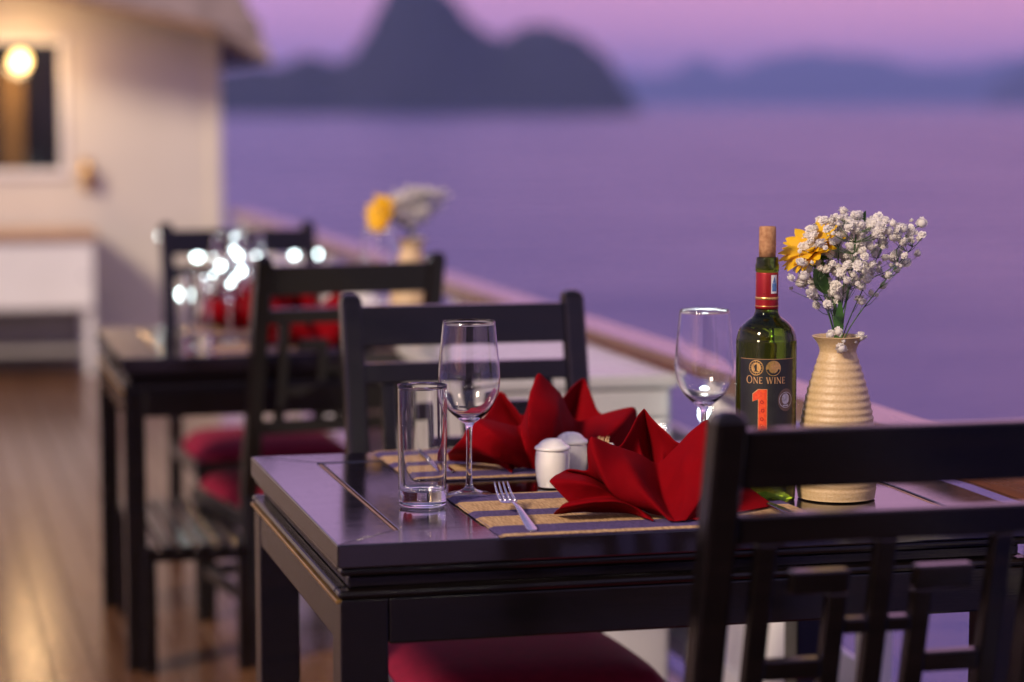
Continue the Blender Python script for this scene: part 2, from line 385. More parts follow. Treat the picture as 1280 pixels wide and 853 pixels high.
# lamp behind the window glass is a thing of its own, mounted on the frame
lamp = empty('wall_lamp', (.52, CY - .07, 1.405), 0, 'round glowing warm lamp on the cabin window', 'lamp')
lathe('globe', [(.0001, -.045), (.022, -.040), (.040, -.022), (.045, 0), (.040, .022), (.022, .040), (.0001, .045)], 'lamp_glow', lamp, 24)
tube('bracket', [(0, 0, .043), (0, .005, .075), (0, .060, .080)], .006, 'brass', lamp)
pt = bpy.data.lights.new('wall_lamp_light', 'POINT'); pt.energy = 7.; pt.color = (1, .62, .30); pt.shadow_soft_size = .05
pto = bpy.data.objects.new('wall_lamp_light', pt); COL.objects.link(pto); pto.parent = lamp; pto.location = (0, -.10, -.02); lamp.children[0].scale = (.8, .8, .8)
sc_ = empty('wall_sconce', (.816, CY, .80), 0, 'small brass wall sconce beside the cabin window', 'sconce')
box('back_plate', (-.022, -.012, 0), (.022, -.001, .15), 'brass', sc_)
lathe('shade', [(.012, .03), (.024, .05), (.026, .12), (.018, .13), (.0001, .131)], 'brass', sc_, 20, loc=(0, -.040, 0))
sb = empty('sideboard', (.20, 11.15, 0), 0, 'white sideboard with an oak top under the cabin window', 'sideboard')
box('top', (-.90, -.26, .605), (.625, .22, .640), 'sideboard_wood', sb, .006)
for a in (-.86, -.37, .12):
    d = box('door', (a + .004, -.238, .30), (a + .484, -.222, .600), 'white_paint', sb, .003)
    lathe('knob', [(.0001, -.018), (.009, -.014), (.007, 0)], 'chrome', d, 12, loc=(a + .44, -.238, .45), rot=(0, 0, 0))
box('carcass', (-.87, -.221, .290), (.605, .20, .604), 'white_paint', sb)
for a in (-.86, .57):
    for b in (-.215, .16): box('leg', (a, b, 0), (a + .035, b + .035, .289), 'white_paint', sb)
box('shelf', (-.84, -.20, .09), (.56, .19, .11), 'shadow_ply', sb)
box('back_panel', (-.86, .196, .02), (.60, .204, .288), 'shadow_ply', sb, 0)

# white cabinet against the railing
wc = empty('side_cabinet', (1.26, 5.1, 0), 0, 'low white cabinet standing against the railing behind the middle chair', 'cabinet')
box('top', (-.23, -.66, .665), (.185, .75, .690), 'cabinet_paint', wc, .005)
box('carcass', (-.215, -.640, .03), (.175, .73, .664), 'cabinet_paint', wc)
d = box('door', (-.205, -.657, .05), (.165, -.641, .60), 'white_paint', wc, .003)
lathe('knob', [(.0001, .030), (.011, .027), (.014, .016), (.006, .006), (.006, 0)], 'chrome', d, 16, loc=(.150, -.657, .585), rot=(R(90), 0, 0))
box('drawer_front', (-.205, -.656, .607), (.165, -.641, .660), 'cabinet_paint', wc, .003)

# ------------------------------------------------------------------ tables
TH = .675
def make_table(name, x0, x1, y0, y1, label, L=.060):
    t = empty(name, ((x0 + x1) / 2, (y0 + y1) / 2, 0), 0, label, 'table', 'black lacquer dining tables')
    hx, hy = (x1 - x0) / 2, (y1 - y0) / 2; bw = .088; g = .004; th = .030
    # mitred border boards with a recessed groove round the centre panel
    def board(pts):
        bm = bmesh.new()
        lo = [bm.verts.new((x, y, TH - th)) for x, y in pts]; hi = [bm.verts.new((x, y, TH)) for x, y in pts]
        bm.faces.new(lo[::-1]); bm.faces.new(hi)
        for q in range(4): bm.faces.new((lo[q], lo[(q + 1) % 4], hi[(q + 1) % 4], hi[q]))
        bmesh.ops.bevel(bm, geom=list(bm.edges), offset=.0022, segments=2, profile=.5, affect='EDGES')
        return link('border_board', mesh_of(bm), 'tabletop', t)
    e = .0003
    board([(-hx + e, -hy), (hx - e, -hy), (hx - bw - e, -hy + bw), (-hx + bw + e, -hy + bw)])
    board([(-hx + bw + e, hy - bw), (hx - bw - e, hy - bw), (hx - e, hy), (-hx + e, hy)])
    board([(-hx, -hy + e), (-hx + bw, -hy + bw + e), (-hx + bw, hy - bw - e), (-hx, hy - e)])
    board([(hx - bw, -hy + bw + e), (hx, -hy + e), (hx, hy - e), (hx - bw, hy - bw - e)])
    box('centre_panel', (-hx + bw + .008, -hy + bw + g, TH - .028), (hx - bw - .008, hy - bw - g, TH - .0012), 'tabletop', t, .0015)
    box('gilt_inlay', (-hx + bw + .002, -hy + bw + .006, TH - .02), (-hx + bw + .006, hy - bw - .006, TH - .0016), 'gold', t, .001)  # gold strips paint the highlights in the inlay groove
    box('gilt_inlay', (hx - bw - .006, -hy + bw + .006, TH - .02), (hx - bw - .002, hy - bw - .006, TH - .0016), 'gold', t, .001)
    # waisted moulding under the top
    def ring(nm, off, za, zb, m, bev):
        w_ = .03
        for lo, hi in (((-hx + off, -hy + off), (hx - off, -hy + off + w_)), ((-hx + off, hy - off - w_), (hx - off, hy - off)),
                       ((-hx + off, -hy + off + w_ + .0005), (-hx + off + w_, hy - off - w_ - .0005)), ((hx - off - w_, -hy + off + w_ + .0005), (hx - off, hy - off - w_ - .0005))):
            box(nm, (lo[0], lo[1], za), (hi[0], hi[1], zb), m, t, bev)
    ring('neck_moulding', .005, TH - .041, TH - .0305, 'lacquer', .004)
    ring('waist_moulding', .016, TH - .058, TH - .0415, 'lacquer', .003)
    ring('bead_moulding', .001, TH - .069, TH - .0585, 'lacquer', .0045)
    ab = TH - .128
    for sx in (-1, 1):
        for sy in (-1, 1):
            cx, cy_ = sx * (hx - .004 - L / 2), sy * (hy - .004 - L / 2)
            box('leg', (cx - L / 2, cy_ - L / 2, 0), (cx + L / 2, cy_ + L / 2, TH - .0695), 'lacquer', t, .0025)
    for s in (-1, 1):
        yb = s * (hy - .005 - .012)
        box('apron', (-hx + L + .005, yb - .012, ab), (hx - L - .005, yb + .012, TH - .0695), 'lacquer', t, .003)
        xb = s * (hx - .005 - .012)
        box('apron', (xb - .012, -hy + L + .005, ab), (xb + .012, hy - L - .005, TH - .0695), 'lacquer', t, .003)
        for xe in (s * (hx - .0022),):      # gold strip painting the warm highlight along the side beads
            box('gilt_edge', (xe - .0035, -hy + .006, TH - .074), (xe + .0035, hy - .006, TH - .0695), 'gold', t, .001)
    return t
make_table('dining_table', .502, 1.434, 2.886, 3.654, 'nearest black lacquer table, set with the wine bottle and flower vase')
make_table('dining_table', .434, 1.330, 5.135, 5.860, 'blurred black table farther back, between two dark chairs', .044)

# ------------------------------------------------------------------ chairs
def make_chair():
    """origin on the floor under the seat centre; the back is at -Y, leaning to -Y"""
    t = empty('dining_chair')
    sp = .194; pw = .0175
    ztop, zs = .893, .365
    def yb(z): return -.235 - (z - zs) * .25 if z > zs else -.235 - (zs - z) * .05
    def bar(nm, pts_lo, pts_hi): pass
    def slant(nm, xa, xb, za, zb, d=.015, m='lacquer', bev=.0025, yo=0):
        bm = bmesh.new(); bm_box(bm, (xa, -d, za), (xb, d, zb), bev)
        for v in bm.verts: v.co.y += yb(v.co.z) + yo
        return link(nm, mesh_of(bm, nm), m, t)
    for s in (-1, 1):          # back posts run from floor to a rounded finial
        bm = bmesh.new(); zs_ = [0, .2, zs, .55, .70, ztop - .012]
        rings = []
        for z in zs_ + [ztop - .004, ztop]:
            w = pw if z < ztop - .008 else (pw * .82 if z < ztop else pw * .4)
            dd = .019 if z < ztop - .008 else (.014 if z < ztop else .006)
            c = .004
            ring = [(-w + c, -dd), (w - c, -dd), (w, -dd + c), (w, dd - c), (w - c, dd), (-w + c, dd), (-w, dd - c), (-w, -dd + c)]
            rings.append([bm.verts.new((s * sp + a, b + yb(z), z)) for a, b in ring])
        for a, b in zip(rings, rings[1:]):
            for q in range(8): bm.faces.new((a[q], a[(q + 1) % 8], b[(q + 1) % 8], b[q]))
        bm.faces.new(rings[0][::-1]); bm.faces.new(rings[-1])
        link('back_post', mesh_of(bm), 'lacquer', t)
    xi = sp - pw - .0005
    slant('top_rail', -xi, xi, .806, .872, .013)
    slant('mid_rail', -xi, xi, .744, .777, .012)
    slant('lower_rail', -xi, xi, .500, .530, .012)
    zl, zh = .5305, .7435
    for s in (-1, 1):
        slant('lattice_bar', s * .138 - .0115, s * .138 + .0115, zl, zh, .010)
        slant('lattice_bar', s * .050 - .0110, s * .050 + .0110, .560, .683, .010)
        a, b = sorted((s * .039, s * .106)); slant('lattice_bar', a, b, .6835, .710, .0105)
        a, b = sorted((s * .0615, s * .126)); slant('lattice_bar', a, b, .583, .607, .010)
        a, b = sorted((s * .0120, s * .0385)); slant('lattice_bar', a, b, .634, .652, .0095)
        a, b = sorted((s * .0120, s * .0610)); slant('lattice_bar', a, b, .5385, .5595, .0095)
    slant('lattice_bar', -.0115, .0115, zl, zh, .010)
    # seat frame, cushion, legs and stretchers
    fx, yf, yr = .208, .215, -.215
    box('seat_rail', (-fx, yf - .022, .285), (fx, yf, .325), 'lacquer', t)
    box('seat_rail', (-.172, yr - .012, .285), (.172, yr + .010, .325), 'lacquer', t)
    for s in (-1, 1):
        xa = s * (fx - .011); box('seat_rail', (xa - .011, yr + .0105, .285), (xa + .011, yf - .0225, .325), 'lacquer', t)
        box('front_leg', (s * .184 - .019, yf - .040, 0), (s * .184 + .019, yf - .003, .2845), 'lacquer', t)
        xs = s * .186; box('stretcher', (xs - .009, -.234, .110), (xs + .009, yf - .0405, .138), 'lacquer', t)
    box('stretcher', (-.164, yf - .032, .105), (.164, yf - .012, .133), 'lacquer', t)
    bm = bmesh.new(); nx, ny = 14, 14; g = {}
    for a in range(nx + 1):
        for b in range(ny + 1):
            u, v = a / nx * 2 - 1, b / ny * 2 - 1
            # rounded-square footprint, slightly crowned top
            f = 1 - .10 * (u * u) * (v * v)
            x = u * (.212 - .018 * (1 - (b / ny))) * f; y = (yr + yf) / 2 + .004 + v * .222 * f
            edge = max(abs(u), abs(v))
            g[a, b] = bm.verts.new((x, y, .3680 - .030 * edge ** 7 - .006 * (u * u + v * v)))
    for a in range(nx):
        for b in range(ny): bm.faces.new((g[a, b], g[a + 1, b], g[a + 1, b + 1], g[a, b + 1]))
    r = bmesh.ops.extrude_edge_only(bm, edges=[e_ for e_ in bm.edges if e_.is_boundary])
    for v in r['geom']:
        if isinstance(v, bmesh.types.BMVert): v.co.z = .3255
    link('cushion', mesh_of(bm), 'cushion', t, smooth=True)
    return t
ch = make_chair()
spots = [(1.025, 2.752, 0, 'nearest dark chair in the right foreground, its lattice back towards us'),
         (.917, 3.650, math.pi, 'dark chair on the far side of the nearest table, facing us'),
         (.868, 5.450, R(8), 'blurred dark chair at the near side of the farther table'),
         (.882, 6.180, math.pi + R(2), 'farthest dark chair, behind the farther table near the cabin')]
for q, (x, y, rz, lb) in enumerate(spots):
    o = ch if q == 0 else copy_tree(ch)
    o.location = (x, y, 0); o.rotation_euler = (0, 0, rz); tag(o, lb, 'chair', 'dark lattice-back dining chairs')

# low slatted bench pushed under the left of the farther table
bn = empty('low_bench', (.585, 5.42, 0), 0, 'low dark slatted bench tucked under the left of the farther table', 'bench')
for q in range(6): box('slat', (-.118 + q * .0395, -.33, .262), (-.118 + q * .0395 + .032, .33, .276), 'lacquer', bn)
for a in (-.118, .085):
    for b in (-.325, .292): box('leg', (a, b, 0), (a + .030, b + .030, .2405), 'lacquer', bn)
for b in (-.322, .300): box('rail', (-.116, b, .241), (.116, b + .022, .2615), 'lacquer', bn)

# ------------------------------------------------------------------ placemats
def make_mat(name, x0, x1, y0, y1, label):
    t = empty(name, ((x0 + x1) / 2, (y0 + y1) / 2, TH), 0, label, 'placemat', 'striped woven placemats')
    w = (x1 - x0) / 2; D = y1 - y0; y = 0
    bands = [('straw', .014), ('purple_band', .052), ('straw', .072), ('purple_band', .040), ('straw', .078), ('purple_band', .046), ('straw', .012)]
    tot = sum(b for _, b in bands)
    for m, b in bands:
        b = b / tot * D
        n = 64; vs, fs = [], []       # each band is a strip of cords: rounded section, uneven ends
        k = max(2, int(b / .0035)); prof = []
        for j in range(k * 4 + 1):
            s = j / (k * 4); prof.append((y + s * b, .0022 + .0011 * abs(math.sin(math.pi * s * k)) + (.0006 if m == 'purple_band' else 0)))
        for i_ in range(n + 1):
            x = -w + 2 * w * i_ / n
            for (yy, z) in prof:
                ex = 0
                if i_ in (0, n): ex = (random.random() - .5) * .003
                vs.append((x + ex, yy - D / 2 + .0016 * noise.noise(Vector((x * 150, yy * 10, 1))), z + .0004 * noise.noise(Vector((x * 90, yy * 300, 5))) if i_ not in (0, n) else .0006))
        K = len(prof)
        for i_ in range(n):
            for j in range(K - 1): fs.append((i_ * K + j, (i_ + 1) * K + j, (i_ + 1) * K + j + 1, i_ * K + j + 1))
        me = bpy.data.meshes.new('band'); me.from_pydata(vs, [], fs)
        o = link('woven_band', me, m, t, smooth=True)
        y += b
    box('backing', (-w + .002, -D / 2 + .001, .0002), (w - .002, D / 2 - .001, .0016), 'purple_band', t, 0)
    return t
random.seed(11)
make_mat('placemat', .708, 1.146, 2.884, 3.206, 'striped placemat at the front edge of the near table, under the front napkin')
make_mat('placemat', .690, 1.130, 3.350, 3.646, 'striped placemat at the far edge of the near table, under the rear napkin')
make_mat('placemat', .640, 1.060, 5.140, 5.440, 'blurred placemat at the near edge of the farther table')
make_mat('placemat', .640, 1.060, 5.555, 5.850, 'blurred placemat at the far edge of the farther table')

# ------------------------------------------------------------------ glassware
def lathe_split(root, prof, cuts, names, m, n=64):
    for a, b, nm in zip([0] + cuts, cuts + [len(prof) - 1], names):
        link(nm, lathe_me(prof[a:b + 1], n, nm), m, root, smooth=True)
def wine_glass(loc, label, s=1.0):
    t = empty('wine_glass', loc, 0, label, 'wine glass', 'clear wine glasses')
    out = spline([(.0001, .0), (.027, .0004), (.0305, .0014), (.0295, .0030), (.018, .0055), (.0075, .0105), (.0046, .020), (.0038, .050), (.0040, .085), (.0062, .0985), (.0150, .1060), (.0290, .1190), (.0395, .1390), (.0428, .1600), (.0415, .1850), (.0385, .2150), (.0362, .2400)], 5)
    inn = spline([(.0362, .2400), (.0357, .2404), (.0355, .2396), (.0378, .2150), (.0408, .1850), (.0421, .1600), (.0388, .1396), (.0282, .1203), (.0130, .1090), (.0001, .1062)], 5)
    prof = [(p.x * s, p.y * s) for p in out] + [(p.x * s, p.y * s) for p in inn[1:]]
    lathe_split(t, prof, [25, 45], ['foot', 'stem', 'bowl'], 'glass')
    return t
def tumbler(loc, label):
    t = empty('tumbler', loc, 0, label, 'tumbler', 'straight clear tumblers')
    prof = [(.0001, .0012), (.024, .0010), (.0285, .0003), (.0305, .0015), (.0318, .0040), (.0322, .020), (.0327, .08), (.0334, .1570), (.0332, .1595), (.0322, .1602), (.0313, .1592), (.0311, .1560), (.0305, .08), (.0299, .028), (.0285, .0225), (.022, .0205), (.0001, .0200)]
    prof = [(p.x, p.y) for p in spline(prof, 4)]
    lathe_split(t, prof, [20], ['base', 'wall'], 'glass')
    return t
tumbler((.664, 3.149, TH + .0006), 'tall straight tumbler on the bare left of the near table')
wine_glass((.743, 3.212, TH + .0006), 'empty wine glass just behind the tall tumbler')
wine_glass((1.112, 3.30, TH + .0006), 'empty wine glass standing left of the wine bottle')
tumbler((.620, 5.36, TH + .0006), 'blurred tumbler at the left of the farther table')
for x, y, lb in ((.700, 5.42, 'blurred wine glass nearest the tumbler on the farther table'), (.775, 5.66, 'blurred wine glass left of the napkins on the farther table'), (1.08, 5.60, 'blurred wine glass left of the far flower vase')):
    wine_glass((x, y, TH + .0006), lb)

# ------------------------------------------------------------------ wine bottle
BX, BY = 1.130, 3.090
bt = empty('wine_bottle', (BX, BY, TH + .0006), -YAW - R(4), 'green wine bottle with a black label and cork stuck in its neck', 'wine bottle')
prof = [(.0001, .012), (.020, .006), (.033, .0005), (.0385, .0020), (.0410, .0080), (.0412, .10), (.0414, .205), (.0405, .221), (.0360, .2345), (.0270, .2440), (.0185, .2510), (.0152, .2620), (.0146, .29), (.0146, .3095), (.0152, .3105), (.0160, .3125), (.0162, .3200), (.0150, .3225), (.0150, .3285), (.0143, .3310), (.0125, .3312), (.0120, .3300), (.0001, .3290)]
bp_ = []
for q, p in enumerate(prof): bp_.append(p)
bp2 = [(p.x, p.y) for p in spline(bp_[:13], 5)] + bp_[13:]
lathe('glass_body', bp2, 'bottle_glass', bt, 72)
lathe('cork', [(.0001, .3295), (.0112, .3296), (.0116, .345), (.0114, .3700), (.0104, .3722), (.0001, .3726)], 'cork', bt, 32)
cap = lathe('capsule', [(.0150, .2615), (.0156, .2600), (.0158, .2630), (.0153, .285), (.0153, .3090), (.0150, .3102), (.0147, .3102)], 'foil', bt, 48)
lathe('gold_band', [(.01560, .2735), (.01585, .2737), (.01585, .2768), (.01560, .2770)], 'foil_gold', cap, 48)
lathe('gold_band', [(.01590, .2640), (.01605, .2641), (.01605, .2650), (.01590, .2651)], 'foil_gold', cap, 48)
def wrap(name, polys, r, m, parent, z0=0, step=.004):
    """flat 2-D polygons (u right, v up; metres) wrapped round a vertical cylinder, facing -Y"""
    bm = bmesh.new()
    for poly in polys:
        bm.faces.new([bm.verts.new((u, 0, v)) for u, v in poly])
    us = [v.co.x for v in bm.verts]; u = min(us) + step
    bmesh.ops.triangulate(bm, faces=[f for f in bm.faces if len(f.verts) > 4])
    while u < max(us):
        bmesh.ops.bisect_plane(bm, geom=list(bm.verts) + list(bm.edges) + list(bm.faces), plane_co=(u, 0, 0), plane_no=(1, 0, 0)); u += step
    for v in bm.verts:
        a = v.co.x / r; v.co = Vector((r * math.sin(a), -r * math.cos(a), v.co.z + z0))
    return link(name, mesh_of(bm, name), m, parent)
def circ(u, v, r, n=28, ry=None): return [(u + r * math.cos(2 * math.pi * q / n), v + (ry or r) * math.sin(2 * math.pi * q / n)) for q in range(n)]
def ring(u, v, r0, r1, n=28):
    a, b = circ(u, v, r0, n), circ(u, v, r1, n); return [[a[q], b[q], b[(q + 1) % n], a[(q + 1) % n]] for q in range(n)]
def seg(x0, y0, x1, y1, w):
    d = Vector((x1 - x0, y1 - y0)).normalized() * w / 2; n_ = Vector((-d.y, d.x)); return [(x0 + n_.x, y0 + n_.y), (x0 - n_.x, y0 - n_.y), (x1 - n_.x, y1 - n_.y), (x1 + n_.x, y1 + n_.y)]
LR = .04165
lab = wrap('label', [[(-.0415, .048), (.0405, .048), (.0405, .196), (-.0415, .196)]], LR, 'label', bt)
wrap('label_edge', [seg(-.0415, .1955, .0405, .1955, .0006)], LR + .0002, 'bronze', lab)
# lettering: small capitals with thick and thin strokes and serifs, cap height 1
def letters(ch_):
    T, t, s = .17, .08, .05
    if ch_ == 'O':
        out = []
        n = 26
        for q in range(n):
            a0, a1 = 2 * math.pi * q / n, 2 * math.pi * (q + 1) / n
            f = lambda a: ((.5 + .5 * math.cos(a), .5 + .52 * math.sin(a)), (.5 + .34 * math.cos(a), .5 + .45 * math.sin(a)))
            (o0, i0), (o1, i1) = f(a0), f(a1); out.append([o0, o1, i1, i0])
        return out, 1.0
    if ch_ == 'N': return [seg(.1, 0, .1, 1, t), seg(.74, 0, .74, 1, t), seg(.08, .98, .76, .04, T), seg(0, .03, .22, .03, s), seg(0, .97, .16, .97, s), seg(.62, .97, .86, .97, s)], .86
    if ch_ == 'E': return [seg(.13, 0, .13, 1, T), seg(.05, .03, .58, .03, .07), seg(.05, .97, .56, .97, .07), seg(.12, .51, .46, .51, .07), seg(.57, 0, .57, .18, .05), seg(.55, .82, .55, 1, .05), seg(.46, .42, .46, .60, .05)], .62
    if ch_ == 'W': return [seg(.08, 1, .36, 0, T), seg(.36, 0, .60, 1, t), seg(.58, 1, .86, 0, T), seg(.86, 0, 1.12, 1, t), seg(-.02, .97, .22, .97, s), seg(1.02, .97, 1.22, .97, s), seg(.48, .97, .70, .97, s)], 1.22
    if ch_ == 'I': return [seg(.14, 0, .14, 1, T), seg(.03, .03, .25, .03, s), seg(.03, .97, .25, .97, s)], .28
    return [], .4
def text(word, caps, h, W_):
    x = 0; out = []
    for c, k_ in zip(word, caps):
        ps, w_ = letters(c)
        out += [[(x + u * k_, v * k_) for u, v in p] for p in ps]; x += (w_ + .16) * k_
    x -= .16; sx = W_ / x
    return [[(u * sx - W_ / 2, v * h) for u, v in p] for p in out]
wrap('lettering', [[(u - .0020, v + .1625) for u, v in p] for p in text('ONE WINE', (1.18, 1, 1, .8, 1, 1, 1, 1), .0088, .0555)], LR + .0003, 'bronze', lab)
def one(e): return [[(-.0115 - e, .070 - e), (-.0002 + e, .070 - e), (-.0002 + e, .1545 + e), (-.0115 - e, .1545 + e)],
                    [(-.0195 - e, .1385 - e), (-.0115 - e, .1415 - e), (-.0115 - e, .1545 + e), (-.0195 - e, .1480 + e)]]
wrap('numeral_edge', one(.0007), LR + .0003, 'bronze', lab)
wrap('numeral', one(0), LR + .0005, 'orange', lab)
fil = []
for q in range(6): fil += ring(-.0062 + .0006 * (-1) ** q, .080 + q * .0115, .0016, .0024, 10)
wrap('numeral_pattern', fil, LR + .0007, 'foil', lab)
for q, (mu, mv) in enumerate(((-.0155, .1838), (.0085, .1833))):
    md = wrap('medal', [circ(mu, mv, .0104)], LR + .0003, 'foil_gold', lab)
    if q == 0:
        wrap('medal_ring', ring(mu, mv, .0072, .0092), LR + .0005, 'label', md)
        wrap('medal_numeral', [[(mu - .0012, mv - .0045), (mu + .0012, mv - .0045), (mu + .0012, mv + .0048), (mu - .0004, mv + .0048), (mu - .0028, mv + .0022), (mu - .0012, mv + .0022)], seg(mu - .003, mv - .0045, mu + .003, mv - .0045, .0012)], LR + .0006, 'label', md)
        wrap('medal_dots', [circ(mu + .0082 * math.cos(a * .42), mv + .0082 * math.sin(a * .42), .0006, 6) for a in range(15)], LR + .0007, 'foil_gold', md)
    else:
        pts = [(mu + r_ * math.cos(a), mv + r_ * math.sin(a)) for r_, rng in ((.0094, [math.pi * (1.06 + .88 * z / 14) for z in range(15)]), (.0066, [math.pi * (1.94 - .88 * z / 14) for z in range(15)])) for a in rng]
        wrap('medal_ring', [[pts[z], pts[z + 1], pts[28 - z], pts[29 - z]] for z in range(14)], LR + .0005, 'label', md)
        wrap('medal_emblem', [seg(mu - .004, mv - .003, mu - .003, mv + .005, .0010), seg(mu - .001, mv - .003, mu - .0005, mv + .006, .0010), seg(mu + .002, mv - .003, mu + .0025, mv + .005, .0010), seg(mu - .004, mv + .001, mu + .004, mv + .001, .0008)], LR + .0006, 'bronze', md)
se = wrap('seal', [circ(.0275, .1400, .0125, 28, .0155)], LR + .0004, 'brown_seal', lab)
wrap('seal_ring', ring(.0275, .1400, .0100, .0108), LR + .0006, 'silver_seal', se)
wrap('seal_emblem', [circ(.0270, .1415, .0062, 12, .0075), seg(.0225, .1325, .0320, .1325, .002)], LR + .0006, 'silver_seal', se)
stp = wrap('tax_stamp', [[(.0052, .2820), (.0150, .2820), (.0150, .3070), (.0052, .3070)]], .01555, 'paper', cap, step=.002)
wrap('stamp_print', [[(.0066, .2850), (.0140, .2850), (.0140, .2960), (.0066, .2960)], [(.0075, .2965), (.0130, .2965), (.0103, .3050)]], .01570, 'blue_stamp', stp, step=.002)

# ------------------------------------------------------------------ vase and flowers
def dense(base):
    out = []
    for (r0, z0), (r1, z1) in zip(base, base[1:]):
        n = max(1, int(abs(z1 - z0) / .0012))
        for q in range(n): out.append((r0 + (r1 - r0) * q / n, z0 + (z1 - z0) * q / n))
    out.append(base[-1]); return out
def vase_me():
    base = [(p.x, p.y) for p in spline([(.0001, .0), (.047, .0), (.0530, .004), (.0550, .030), (.0535, .065), (.0495, .107), (.0420, .145), (.0330, .175), (.0262, .1960), (.0252, .2030), (.0285, .2120), (.0345, .2200), (.0358, .2215)], 8)]
    pr = [(r + (.0006 * math.sin(2 * math.pi * z / .0098 + .5 * math.sin(z * 60)) if .012 < z < .194 else 0), z) for r, z in dense(base)]
    return pr
VX, VY, VZ = 1.230, 3.080, TH + .0006
vs_ = empty('vase', (VX, VY, VZ), 0, 'ribbed sandy stoneware vase right of the wine bottle', 'vase', 'ribbed stoneware vases')
lathe('body', vase_me(), 'vase', vs_, 64)
lathe('lip', [(.0358, .2215), (.0345, .2224), (.0320, .2205), (.0265, .2125), (.0228, .2030), (.0235, .196), (.030, .17), (.042, .11)], 'vase', vs_, 64)

def blossom_me(seed):
    """a ruffled double bloom: layers of small cupped petals round a core"""
    rnd = random.Random(seed); bm = bmesh.new()
    bmesh.ops.create_icosphere(bm, subdivisions=2, radius=.0047)
    for v in bm.verts: v.co *= 1 + .22 * noise.noise(v.co * 600 + Vector((seed * 7, 0, 0)))
    for lay, (n_, el, L) in enumerate(((8, -.15, .0068), (8, .30, .0070), (6, .75, .0066), (4, 1.2, .0058))):
        for q in range(n_):
            a = 2 * math.pi * (q + .5 * lay + rnd.uniform(-.25, .25)) / n_; e = el + rnd.uniform(-.25, .25); l_ = L * rnd.uniform(.8, 1.15)
            d = Vector((math.cos(a) * math.cos(e), math.sin(a) * math.cos(e), math.sin(e))); t_ = Vector((-math.sin(a), math.cos(a), 0)); u = d.cross(t_)
            w = l_ * .42
            p = [d * .0012, d * l_ * .62 + t_ * w, d * l_ * .62 - t_ * w, d * l_ + t_ * w * .6 - u * .0012 * rnd.uniform(-1, 1), d * l_ - t_ * w * .6 + u * .0012 * rnd.uniform(-1, 1), d * l_ * .92 + u * .0008]
            v = [bm.verts.new(x) for x in p]
            bm.faces.new((v[0], v[1], v[2])); bm.faces.new((v[1], v[3], v[5])); bm.faces.new((v[1], v[5], v[2])); bm.faces.new((v[2], v[5], v[4]))
    me = bpy.data.meshes.new('blossom'); bm.to_mesh(me); bm.free(); return me
BL = [blossom_me(s) for s in range(4)]
for b in BL:
    b.materials.append(M['blossom']); b.polygons.foreach_set('use_smooth', [True] * len(b.polygons))
def bunch(loc, rz, label, seed, nb=292):
    t = empty('baby_breath', loc, rz, label, 'flowers', 'bunches of white flowers')
    rnd = random.Random(seed)
    mains = []
    specs = [(-.50, .62), (-.30, .80), (-.16, .95), (-.02, 1.0), (.10, .95), (.24, .98), (.40, .95), (.60, .92), (.05, .55), (-.36, .50), (.30, .42)]
    for a, L in specs:
        L *= .165; dep = rnd.uniform(-.25, .25)
        tip = Vector((math.sin(a) * L * 1.12, dep * L, math.cos(a) * L * .98))
        b0 = Vector((rnd.uniform(-.012, .012), rnd.uniform(-.012, .012), -.075)); b1 = Vector((tip.x * .10, tip.y * .1, .0))
        pts = spline([b0, b1, tip * .5 + Vector((rnd.uniform(-.006, .006), 0, .004)), tip], 5)
        tube('stem', pts, [.0011 - .0006 * q / len(pts) for q in range(len(pts))], 'stem', t, 5)
        mains.append(pts)
    bmt = bmesh.new(); n = 0; placed = []
    def put(p):
        nonlocal n
        o = bpy.data.objects.new('blossom', rnd.choice(BL)); COL.objects.link(o); o.parent = t
        o.location = p; o.rotation_euler = (rnd.uniform(-1, 1), rnd.uniform(-1, 1), rnd.random() * 6); s = rnd.choice((.5, .85, .98, 1.08, 1.2)) * rnd.uniform(.9, 1.05); o.scale = (s, s, s); n += 1
    tries = 0
    while n < nb and tries < 6000:
        tries += 1
        a = rnd.gauss(.02, .37); rr = .176 * (rnd.random() ** .42)
        if rr < .045 or a < -.72 or a > .74: continue
        if rr < .085 and rnd.random() < .22: continue
        lim = .172 if a > -.05 else .172 - .06 * min(1, (-a - .05) / .5)
        if rr > lim: continue
        p = Vector((math.sin(a) * rr * 1.12, rnd.gauss(0, .028), math.cos(a) * rr * .98))
        if any((p - q).length < .0070 for q in placed): continue
        placed.append(p); put(p)
        # twig back to the nearest stem
        best = min((q for pts in mains for q in pts if q.z < p.z - .012 and q.z > .01), key=lambda q: (q - p).length, default=None)
        if best is not None and (best - p).length < .09:
            mid = (best + p) / 2 + Vector((0, 0, -.004)); tube_bm(bmt, [best, mid, p - Vector((0, 0, .003))], [.0005, .0004, .0003], 4)
    for p in ((-.004, -.030, .008), (.003, -.034, -.004), (.000, -.036, -.014), (.020, -.024, -.006), (.028, -.018, .000), (-.014, -.028, .004)): put(Vector(p))
    # a stray sprig leaning out to the right
    sp_ = [Vector((.020, -.01, .07)), Vector((.062, -.01, .088)), Vector((.078, -.01, .100)), Vector((.076, -.01, .118)), Vector((.092, -.01, .142)), Vector((.108, -.01, .152))]
    tube_bm(bmt, sp_, .0007, 5); tube_bm(bmt, [sp_[2], Vector((.083, -.01, .124))], .0005, 4)
    for p in ((.110, -.01, .154), (.103, -.01, .141), (.094, -.012, .147), (.093, -.01, .134), (.096, -.01, .158)): put(Vector(p))
    tw = link('twigs', mesh_of(bmt), 'stem', t, smooth=True)
    return t
bb = bunch((VX, VY, VZ + .222), -YAW, 'spray of white blossoms in the vase beside the wine bottle', 5)

